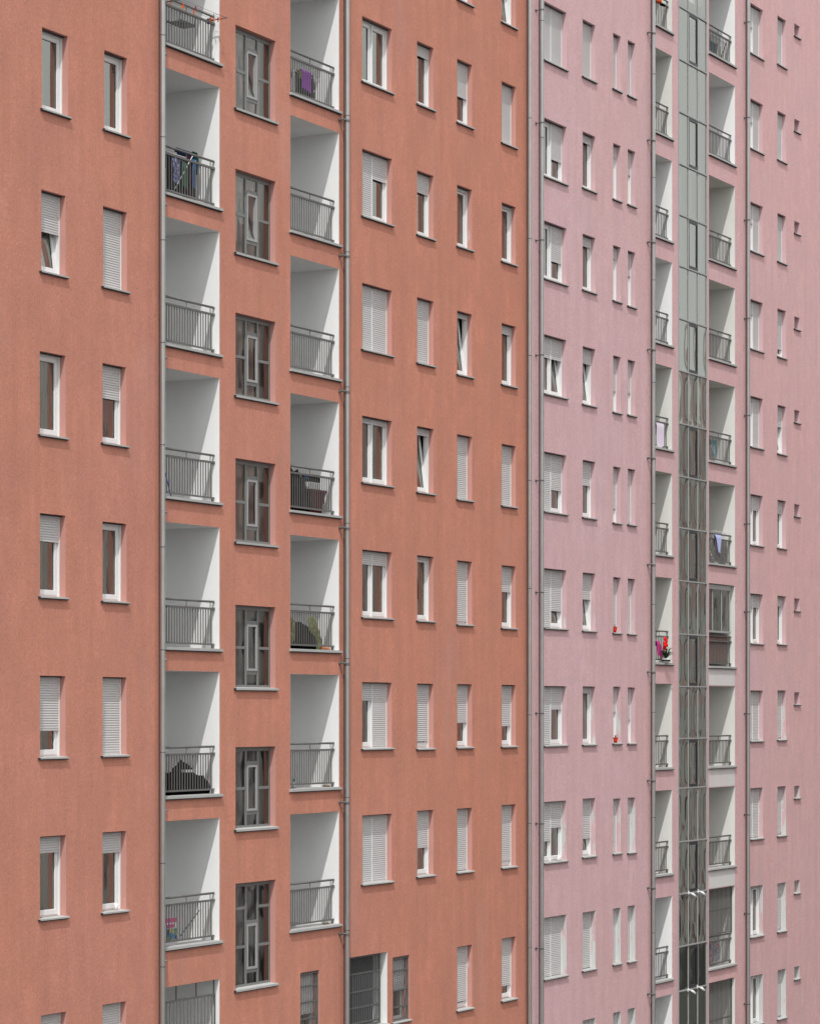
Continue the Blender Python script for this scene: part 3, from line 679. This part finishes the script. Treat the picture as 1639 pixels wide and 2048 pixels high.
# top balcony of the first stack: railing airer with pegs, folded tray
x0, x1, z0, z1, bo = balcony_at['L0']; zr = z0 + .86
r = empty('railing_airer', (x1 - .2, .1, zr)); tag(r, 'wire airer with orange pegs reaching out over the topmost left balcony railing', 'clothes airer')
b = MB(); xa, xb = x0 + .25, x1 - .19
for x in (xa, xb): b.tube((x, .16, zr), (x, -.30, zr + .02), .012, 8)
for y in (-.28, -.18, -.08, .02): b.tube((xa, y, zr + .015), (xb, y, zr + .015), .0035, 5)
b.tube((xb, .02, zr - .02), (xb, .02, zr + .14), .007, 6); b.tube((xb, .02, zr + .14), (xb, -.29, zr + .03), .003, 5)
b.box(xb - .03, xb + .03, .08, .17, zr - .06, zr + .05)
par(b.build('wire_frame', M['darkmetal']), r)
pc = [(.75, .16, .02), (.75, .10, .02), (.7, .25, .03), (.35, .03, .03)]
for i, (u, y) in enumerate(((.03, .02), (.22, -.08), (.28, .02), (.40, -.18), (.55, .02), (.93, .02), (.97, -.02), (.985, -.10), (.96, -.18))):
    p = MB(); X = xa + (xb - xa) * u; p.box(X - .012, X + .012, y - .006, y + .006, zr - .05, zr + .03); p.box(X - .005, X + .005, y - .014, y + .014, zr - .01, zr + .04)
    par(p.build('peg', fabric(pc[i % 4], .05)), r)
b = MB(); Xa, Xb = wx(333, .48), wx(365, .48); zt = wz(364, 57, .48)
r = empty('tray_shelf', (Xa, .48, zt)); tag(r, 'dark grey tray hung behind the bars of the topmost left balcony', 'tray')
b.box(Xa, Xb, .18, .48, zt, zt + .012); b.box(Xa, Xb, .47, .48, zt + .012, zt + .05); b.box(Xa, Xb, .18, .19, zt + .012, zt + .05)
par(b.build('tray', M['darkmetal']), r)
b = MB()
for X in (Xa + .03, Xb - .02): b.tube((X, .185, zt), (X, .16, zr + .02), .008, 6)
par(b.build('hanger', M['darkmetal']), r)

# second balcony of the first stack: loaded rack
rack('white drying rack loaded with dark clothes on the second left balcony', 'L1', 333, 392, .30, .62, .92)
for nm, a, c_, t_, bt, Y, colr, lab in (
    ('trousers', 331, 346, 305, 381, .30, (.012, .012, .018), 'black trousers at the left end of the full drying rack, second left balcony'),
    ('blouse', 344, 359, 318, 366, .27, None, 'purple and blue patterned blouse on the full drying rack, second left balcony'),
    ('skirt', 356, 366, 322, 382, .31, (.010, .012, .02), 'black skirt between the patterned blouse and the green shirt'),
    ('green_shirt', 363, 373, 325, 375, .26, (.05, .16, .10), 'dull green shirt on the full drying rack, second left balcony'),
    ('maroon_shirt', 372, 384, 312, 390, .30, (.045, .008, .02), 'very dark maroon shirt beside the blue towel, second left balcony'),
    ('towel', 382, 390, 318, 378, .26, (.05, .16, .42), 'bright blue towel at the right of the full drying rack, second left balcony'),
    ('jumper', 385, 394, 304, 352, .42, (.008, .04, .03), 'dark green jumper at the right end of the full drying rack, second left balcony'),
    ('dark_blanket', 331, 388, 321, 388, .46, (.006, .006, .010), 'black blanket filling the back of the drying rack, second left balcony'),
    ('navy_sheet', 352, 392, 301, 326, .50, (.008, .014, .04), 'navy sheet along the top of the full drying rack, second left balcony')):
    mt = pattern('purple_print', [(.08, .07, .35), (.25, .25, .5), (.04, .03, .12), (.35, .4, .6)], 26) if colr is None else fabric(colr)
    hang(nm, lab, 'laundry', a, c_, t_, bt, Y, mt, G1)
p0, p1 = P3(346, 384, .235), P3(387, 308, .235); b = MB(); b.tube(p0, p1, .009, 8)
tag(b.build('white_pole', M['white_wire']), 'thin white pole leaning across the dark clothes, second left balcony', 'pole')

# blue pole, fourth balcony
b = MB(); b.tube(P3(330, 945, .30), P3(343, 996, .19), .012, 8); tag(b.build('blue_pole', fabric((.02, .09, .38), .1)), 'bright blue pole leaning behind the bars of a left balcony', 'pole')

# sixth balcony: black heap
z = floor_of('L5')
b = MB()
for (px, w_, h_, s_) in ((338, .30, .40, 1), (352, .26, .46, 2), (366, .30, .62, 3), (378, .30, .50, 4), (398, .26, .36, 5), (405, .20, .22, 6), (388, .34, .25, 7)):
    blob(b, (wx(px, .42), .45, z + h_ * .36), (w_, .22, h_ * .68), s_, 12, .14)
tag(b.build('black_bags', BLACKBAG), 'heap of black plastic bags on a left balcony above the flowered sack', 'bags')
b = MB(); q = [P3(371, 1540, .20), P3(387, 1537, .20), P3(387, 1541, .2), P3(372, 1545, .2)]
xa, xb = q[0][0], q[1][0]; b.box(xa, xb, .19, .30, q[3][2], q[0][2]); tag(b.build('white_board', M['pvc']), 'small white board lying on the heap of black bags', 'board')

# seventh balcony: sack and stick
z = floor_of('L6'); xa, xb = wx(327, .22), wx(356, .22); h = wz(345, 1838, .22) - z
M['sackpic'] = pattern('flower_picture', [(.02, .05, .25), (.02, .28, .25), (.10, .35, .12), (.5, .4, .1), (.25, .08, .4), (.03, .2, .4)], 13)
r = empty('printed_sack', (xa, .25, z)); tag(r, 'white and pink sack with a flower picture standing on a left balcony', 'sack')
def sk(za, zb, yo, xo=0):
    def fn(u, v):
        a = 6.28318 * u; return ((xa + xb) / 2 + ((xb - xa) / 2 + xo) * (abs(math.cos(a)) ** .35 * (1 if math.cos(a) > 0 else -1)), .27 + (yo + .07 * (1 - abs(za + (zb - za) * v - h * .5) / h)) * math.sin(a) * .6, z + za + (zb - za) * v + (.02 * math.sin(a * 3) if zb >= h else 0))
    return fn
b = MB(); b.grid(28, 6, sk(.0, h * .86, .05), 0); par(b.build('sack', fabric((.72, .70, .74), .08)), r)
b = MB(); b.grid(28, 3, sk(h * .82, h, .03, .004), 0); par(b.build('sack_top', fabric((.72, .13, .30), .2)), r)
b = MB(); b.box(xa + .10, xb - .08, .185, .19, z + h * .20, z + h * .62); par(b.build('printed_picture', M['sackpic']), r)
b = MB(); b.box(xa + .08, xb - .2, .184, .189, z + h * .68, z + h * .80); par(b.build('printed_band', fabric((.65, .10, .30), .2)), r)
b = MB(); b.tube(P3(361, 1872, .22), P3(399, 1821, .22), .009, 8); b.tube(P3(372, 1857, .22), P3(377, 1851, .22), .014, 8); b.tube(P3(394, 1828, .22), P3(397, 1823, .22), .014, 8)
tag(b.build('stick', M['darkmetal']), 'thin dark stick leaning behind bars to the right of the flowered sack', 'stick')

# second stack, top: purple towel rack
rack('white drying rack with a purple towel on the topmost balcony beside the stair windows', 'M0', 584, 640, .28, .62, .62)
for nm, a, c_, t_, bt, Y, colr, lab in (
    ('purple_towel', 600.5, 621, 141, 181, .26, (.36, .06, .52), 'purple towel hanging on a white rack on an upper balcony'),
    ('black_trousers', 590, 601, 145, 187, .28, (.008, .008, .014), 'black trousers to the left of the purple towel'),
    ('dark_leggings', 600, 620, 148, 193, .34, (.014, .010, .03), 'dark leggings hanging behind and below the purple towel'),
    ('olive_scarf', 594, 600, 139, 156, .24, (.22, .22, .07), 'olive scarf at the upper left of the purple towel'),
    ('dark_shirt', 620, 626, 150, 196, .30, (.03, .028, .02), 'dark brown shirt to the right of the purple towel'),
    ('black_blanket', 588, 626, 150, 196, .44, (.008, .008, .010), 'black blanket behind the purple towel on the white rack'),
    ('white_cloth', 582, 590, 143, 180, .30, (.5, .5, .52), 'pale patterned cloth at the left end of the purple towel rack')):
    hang(nm, lab, 'laundry', a, c_, t_, bt, Y, fabric(colr), G1)

# second stack, fourth: dark pile and red bin
z = floor_of('M3'); b = MB()
for (px, w_, h_, s_) in ((585, .30, .92, 11), (594, .26, .84, 12), (603, .26, .74, 13), (609, .2, .5, 14)):
    blob(b, (wx(px, .42), .44, z + h_ * .36), (w_, .2, h_ * .66), s_, 12, .13)
tag(b.build('dark_bags', BLACKBAG), 'tall pile of black bags beside the dark red bin', 'bags')
xa, xb = wx(611, .32), wx(643, .32); h = wz(630, 981, .32) - z; t = .10
r = empty('red_bin', (xa, .32, z)); tag(r, 'dark red tapered bin standing behind balcony bars', 'bin')
b = MB()
c0 = [(xa + .02, .24), (xb - t * 1.6, .24), (xb - t * 1.6, .52), (xa + .02, .52)]; c1 = [(xa, .20), (xb, .20), (xb, .56), (xa, .56)]
for i in range(4):
    j = (i + 1) % 4; b.face([(*c0[i], z), (*c0[j], z), (*c1[j], z + h), (*c1[i], z + h)])
b.face([(*p, z) for p in reversed(c0)]); b.face([(*p, z + h - .03) for p in c1])
par(b.build('bin_body', fabric((.075, .010, .012), .2)), r)
b = MB()
for (a, c_, d, e) in ((xa - .015, xb + .015, .185, .2), (xa - .015, xb + .015, .56, .575), (xa - .015, xa, .2, .56), (xb, xb + .015, .2, .56)): b.box(a, c_, d, e, z + h - .05, z + h + .006)
par(b.build('bin_rim', fabric((.085, .012, .014), .2)), r)
b = MB(); b.box(wx(613, .3), wx(634, .3), .24, .5, z + h + .008, wz(624, 965, .3)); tag(b.build('white_carton', M['pvc']), 'white carton on top of the dark red bin', 'box')
b = MB(); b.box(wx(614, .32), wx(634, .32), .26, .48, wz(624, 964.5, .3) + .003, wz(624, 949, .3)); tag(b.build('black_crate', BLACKBAG), 'black crate on top of the white carton', 'crate')
b = MB(); blob(b, (wx(614, .19), .19, wz(614, 955, .19)), (.10, .03, .05), 3, 8); tag(b.build('blue_bag', fabric((.08, .2, .5), .4)), 'small blue bag above the dark red bin', 'bag')
b = MB(); blob(b, (wx(598, .19), .19, wz(598, 947, .19)), (.09, .03, .03), 5, 8); tag(b.build("blue_hat", fabric((.03, .16, .40), .3)), 'blue hat on the tall pile of black bags', 'hat')

# second stack, fifth: cushions and bag
z = floor_of('M4'); M['camo'] = pattern('leaf_print', [(.14, .16, .04), (.26, .25, .07), (.24, .15, .05), (.10, .20, .06), (.20, .18, .06), (.34, .33, .12)], 17)
b = MB(); blob(b, (wx(597, .5), .5, z + .22), (.48, .2, .36), 21, 14, .10); blob(b, (wx(612, .45), .42, z + .18), (.36, .18, .30), 22, 14, .1)
tag(b.build('holdall', BLACKBAG), 'large black holdall between two leaf print cushions', 'bag')
def cushion(pa, pb, wdt, Y, lab, th=.05):
    b = MB(); A, B_ = Vector(P3(*pa, Y)), Vector(P3(*pb, Y + .12)); d = B_ - A; L = d.length; d.normalize(); s_ = Vector((d.z, 0, -d.x)).normalized()
    def fn(u, v):
        a = 6.28318 * u; e = math.pi * (v - .5); ce = max(0.0, math.cos(e)) ** .45
        return tuple(A + d * (L * (.5 + .5 * math.sin(e))) + s_ * (wdt * .5 * ce * math.cos(a)) + Vector((0, 1, 0)) * (th * ce * math.sin(a)))
    b.grid(20, 14, fn); o = b.build('cushion', M['camo']); tag(o, lab, 'cushion', 'leaf print lounger cushions'); return o
cushion((640, 1301), (620, 1233), .36, .24, 'leaf print cushion leaning to the right of the black holdall')
cushion((580, 1285), (585, 1239), .30, .28, 'leaf print cushion standing upright to the left of the black holdall')
for i, (px, c_) in enumerate(((646, (.45, .12, .05)), (652, (.40, .15, .06)), (657, (.5, .2, .1)))):
    b = MB(); blob(b, (wx(px, .1), .10, z + .03), (.05, .03, .035), 30 + i, 8, .2)
    tag(b.build('scrap', fabric(c_)), 'small orange scrap on the ledge to the right of the leaf print cushion', 'scrap', 'orange scraps on a balcony ledge')

# second stack, sixth: bottle and a dry leaf heap
z = floor_of('M5'); X = wx(588, .2)
r = empty('small_bottle', (X, .2, z)); tag(r, 'small clear bottle with a teal cap on a balcony floor', 'bottle')
b = MB(); b.tube((X, .2, z), (X, .2, z + .13), .03, 10); b.tube((X, .2, z + .13), (X, .2, z + .16), .03, 10, r1=.014); par(b.build('bottle_body', fabric((.5, .52, .5), .05)), r)
b = MB(); b.tube((X, .2, z + .16), (X, .2, z + .21), .022, 10); par(b.build('cap', fabric((.02, .22, .25), .05)), r)
for k, px in (('M5', 655), ('M6', 653)):
    b = MB(); blob(b, (wx(px, .1), .12, floor_of(k) + .02), (.12, .04, .025), 40, 8, .25)
    tag(b.build('dry_leaves', fabric((.20, .13, .09), .4)), {'M5': 'dry leaves on the ledge of the balcony with the small bottle', 'M6': 'dry leaves on the ledge of the lowest balcony of the second stack'}[k], 'leaves')

# pink block, left stack
z = floor_of('N4'); zr = z + .9
hang('towel', 'pale pink towel over a railing beside the glazed stair strip', 'laundry', 1310.5, 1326, 845, 893, .125, fabric((.70, .62, .72), .08), G1, back=.5, gap=.035)
b = MB(); blob(b, P3(1316, 2, .12), (.13, .09, .08), 50, 10, .05); tag(b.build('orange_bowl', fabric((.62, .09, .02), .1)), 'orange red bowl on the topmost railing of the pink block', 'bowl')
b = MB(); blob(b, P3(1324, 9, .12), (.22, .06, .03), 51, 10, .2); tag(b.build('black_cloth', BLACKBAG), 'black cloth lying along the railing under the orange bowl', 'cloth')
hang('magenta_scarf', 'magenta scarf hanging inside a pink block balcony beside the red flowers', 'laundry', 1311, 1317, 1282, 1313, .10, fabric((.48, .05, .22), .2), G1, sway=.30, taper=-.6)
# plant pot hanging on the railing
px_, Yp = 1331, -.06; X = wx(px_, Yp); zp = wz(px_, 1326, Yp)
r = empty('flower_pot', (X, Yp, zp)); tag(r, 'pot plant with red flowers and long dark leaves hung on a pink block railing', 'plant')
b = MB(); b.tube((X, Yp, zp), (X, Yp, zp + .13), .085, 14, r1=.12); par(b.build('pot', fabric((.62, .62, .62), .1)), r)
b = MB(); b.tube((X, Yp, zp + .05), (X, Yp, zp + .085), .12, 14, r1=.125); par(b.build('pot_holder', BLACKBAG), r)
b = MB(); rnd = random.Random(5)
for i in range(34):
    a = rnd.uniform(0, 6.28); L = rnd.uniform(.22, .50); up = rnd.uniform(.25, .62); dx, dy = math.cos(a), math.sin(a) * .55; wv = rnd.uniform(.010, .02)
    pts = [Vector((X + dx * L * s, Yp + dy * L * s, zp + .12 + up * s * (1 - .55 * s * s))) for s in (0, .25, .5, .75, 1)]
    sd = Vector((-dy, dx, .2)).normalized()
    for k in range(4):
        wa, wb = wv * (1 - abs(k / 4 - .35)), wv * (1 - abs((k + 1) / 4 - .35)) * (0.15 if k == 3 else 1)
        b.face([pts[k] - sd * wa, pts[k] + sd * wa, pts[k + 1] + sd * wb, pts[k + 1] - sd * wb])
par(b.build('leaves', fabric((.03, .05, .025), .3)), r)
b = MB()
for i, (dx, dz) in enumerate(((.02, .62), (-.02, .55), (.05, .57), (-.03, .48), (.0, .68), (-.01, .42), (.03, .50))): blob(b, (X + dx * 1.6, Yp + .02 * (i % 3), zp + dz), (.06, .04, .055), 60 + i, 7, .2, flat=False)
b.tube((X, Yp, zp + .1), (X + .02, Yp, zp + .62), .008, 6)
par(b.build('flowers', fabric((.75, .02, .02), .1)), r)

# pink block, right stack
rack('dark drying rack behind the bars of the topmost right balcony', 'O0', 1420, 1452, .28, .55, .70, 'darkmetal')
for a, c_, t_, bt, colr, nm, lab in ((1417, 1431, 84, 104, (.04, .09, .12), 'teal_cloth', 'dark teal cloth on the drying rack of the topmost right balcony'), (1434, 1439, 88, 118, (.55, .52, .5), 'white_scarf', 'white scarf on the drying rack of the topmost right balcony')):
    hang(nm, lab, 'laundry', a, c_, t_, bt, .27, fabric(colr), G1)
hang('striped_towel', 'teal and pale blue towel behind the railing of a right balcony of the pink block', 'laundry', 1418, 1433, 880, 914, .22, pattern('teal_print', [(.10, .32, .36), (.45, .52, .58), (.15, .40, .42), (.5, .55, .62)], 9), G1, taper=.35)
rack('white drying rack behind the lilac cloth', 'O5', 1429, 1454, .30, .75, 1.0)
hang('lilac_cloth', 'pale lilac blue cloth hanging to a point over a railing of the pink block', 'laundry', 1428, 1441, 1070, 1106, .115, fabric((.42, .46, .72), .15), G1, taper=.75, back=.4, gap=.035, sway=.08)
hang('spotted_sheet', 'grey spotted sheet on the drying rack behind the lilac cloth', 'laundry', 1427, 1452, 1078, 1124, .30, pattern('spots', [(.2, .19, .19), (.32, .31, .31), (.26, .25, .25)], 30), G1)
hang('printed_sheet', 'pale blue printed sheet behind the bars of the grilled right balcony', 'laundry', 1419, 1436, 1888, 1922, .26, pattern('blue_print', [(.35, .38, .48), (.5, .5, .54), (.28, .32, .45), (.5, .12, .14)], 22), G1)

# sills
def pot(px, py, Y, zs, lab, s=1.0):
    X = wx(px, Y); r = empty('flower_pot', (X, Y, zs)); tag(r, lab, 'flower pot', 'red flower pots on window sills')
    b = MB(); b.tube((X, Y, zs), (X, Y, zs + .12 * s), .042, 12, r1=.062); b.tube((X, Y, zs + .12 * s), (X, Y, zs + .145 * s), .068, 12); par(b.build('pot', fabric((.48, .035, .015), .1)), r)
    b = MB(); rnd = random.Random(int(py))
    for i in range(9):
        a = rnd.uniform(0, 6.28); q = Vector((X, Y, zs + .13 * s)); e = q + Vector((math.cos(a) * .05, math.sin(a) * .04, rnd.uniform(.04, .10)))
        sd = Vector((-math.sin(a), math.cos(a), 0)) * .008; b.face([q - sd, q + sd, e + sd * .4, e - sd * .4])
    par(b.build('leaves', fabric((.05, .09, .05), .2)), r)
pot(1228.6, 1264, .04, wz(1225.5, 1265) + .008, 'red flower pot on a narrow pink block sill under a fully closed shutter')
pot(1230.2, 1486, .04, wz(1225.5, 1486.5) + .008, 'red flower pot on a narrow pink block sill under a half open shutter')
X = wx(1118, .03); zs = wz(1087.5, 1725.8) + .006; b = MB(); blob(b, (X, .035, zs + .05), (.10, .05, .09), 70, 10, .08)
tag(b.build('white_bag', M['pvc']), 'small white bag on a double window sill of the pink block', 'bag')
X = wx(1113, .36); b = MB(); b.tube((X, .31, wz(1113, 786, .31)), (X, .31, wz(1113, 774, .31)), .06, 10, r1=.01)
tag(b.build('red_ornament', fabric((.55, .04, .05), .1)), 'small red pointed ornament behind a tilted window of the pink block', 'ornament')
X = wx(233, .05); zs = wz(205, 1825.4) + .006; b = MB(); b.tube((X, .06, zs), (X, .06, zs + .13), .032, 12, r1=.038); b.tube((X + .035, .06, zs + .04), (X + .06, .06, zs + .09), .006, 6)
tag(b.build('white_mug', M['pvc']), 'white mug on a window sill of the orange block', 'mug')

# security cameras on the mullions of the glazed strip
def cctv(px, py, lab, dx=.12):
    A = Vector(P3(px, py, -.02)); r = empty('security_camera', A); tag(r, lab, 'security camera', 'white cameras on the stair glazing')
    b = MB(); b.box(A.x - .035, A.x + .035, -.03, -.012, A.z - .05, A.z + .05); b.tube(A, A + Vector((.05, -.10, -.02)), .016, 8); par(b.build('bracket', M['pvc']), r)
    p = A + Vector((.03, -.10, -.02)); q = p + Vector((dx, -.06, -.10)); b = MB(); b.tube(p, q, .034, 12); par(b.build('camera_body', M['pvc']), r)
    b = MB(); dd = (q - p).normalized(); b.tube(q + dd * .001, q + dd * .012, .03, 12); par(b.build('lens', M['black']), r)
cctv(1376.5, 1786, 'white security camera on the left mullion of the upper camera pair')
cctv(1395.5, 1783, 'white security camera on the right mullion of the upper camera pair')
cctv(1375.5, 1980, 'white security camera on the left mullion of the lower camera pair')
cctv(1394.0, 1974, 'white security camera on the right mullion of the lower camera pair')

# ------------------------------------------------------------------ the block across the street (seen only mirrored in the glass)
M['far'] = plain('opposite_render', (.82, .58, .56), .9, .1, .5); M['farlight'] = plain('opposite_pale_render', (.85, .85, .82), .9, .08, .5); M['farglass'] = plain('opposite_dark_glass', (.05, .05, .06), .2, .2)
opp = empty('opposite_apartment_building', (70, -36, 0)); tag(opp, 'salmon and grey apartment block across the street, mirrored in the window glass', 'building')
b = MB(); HO = 35.0
b.box(70, 250, -50, -36, 0, HO)
for i in range(12):
    X = 78 + i * 14.5; b.box(X, X + 4.6, -36, -34.8, 0, HO + 1.2, 1)
    for k in range(11): b.box(X + 6.5, X + 12.5, -36, -35.0, 1.2 + 3 * k, 2.2 + 3 * k, 1)
par(b.build('wall', [M['far'], M['farlight']]), opp)
proto = None
for i in range(12):
    for k in range(11):
        X, Z = 78 + i * 14.5 + 1.3, 1.6 + 3 * k
        if proto is None:
            b = MB(); b.box(-.1, 2.1, -.06, .0, -.1, 1.7, 0); b.box(0, 2, 0, .02, 0, 1.6, 1); proto = b.build('window', [M['pvc'], M['farglass']]); o = proto
        else: o = proto.copy(); col.objects.link(o)
        o.location = (X, -34.77, Z); par(o, opp)
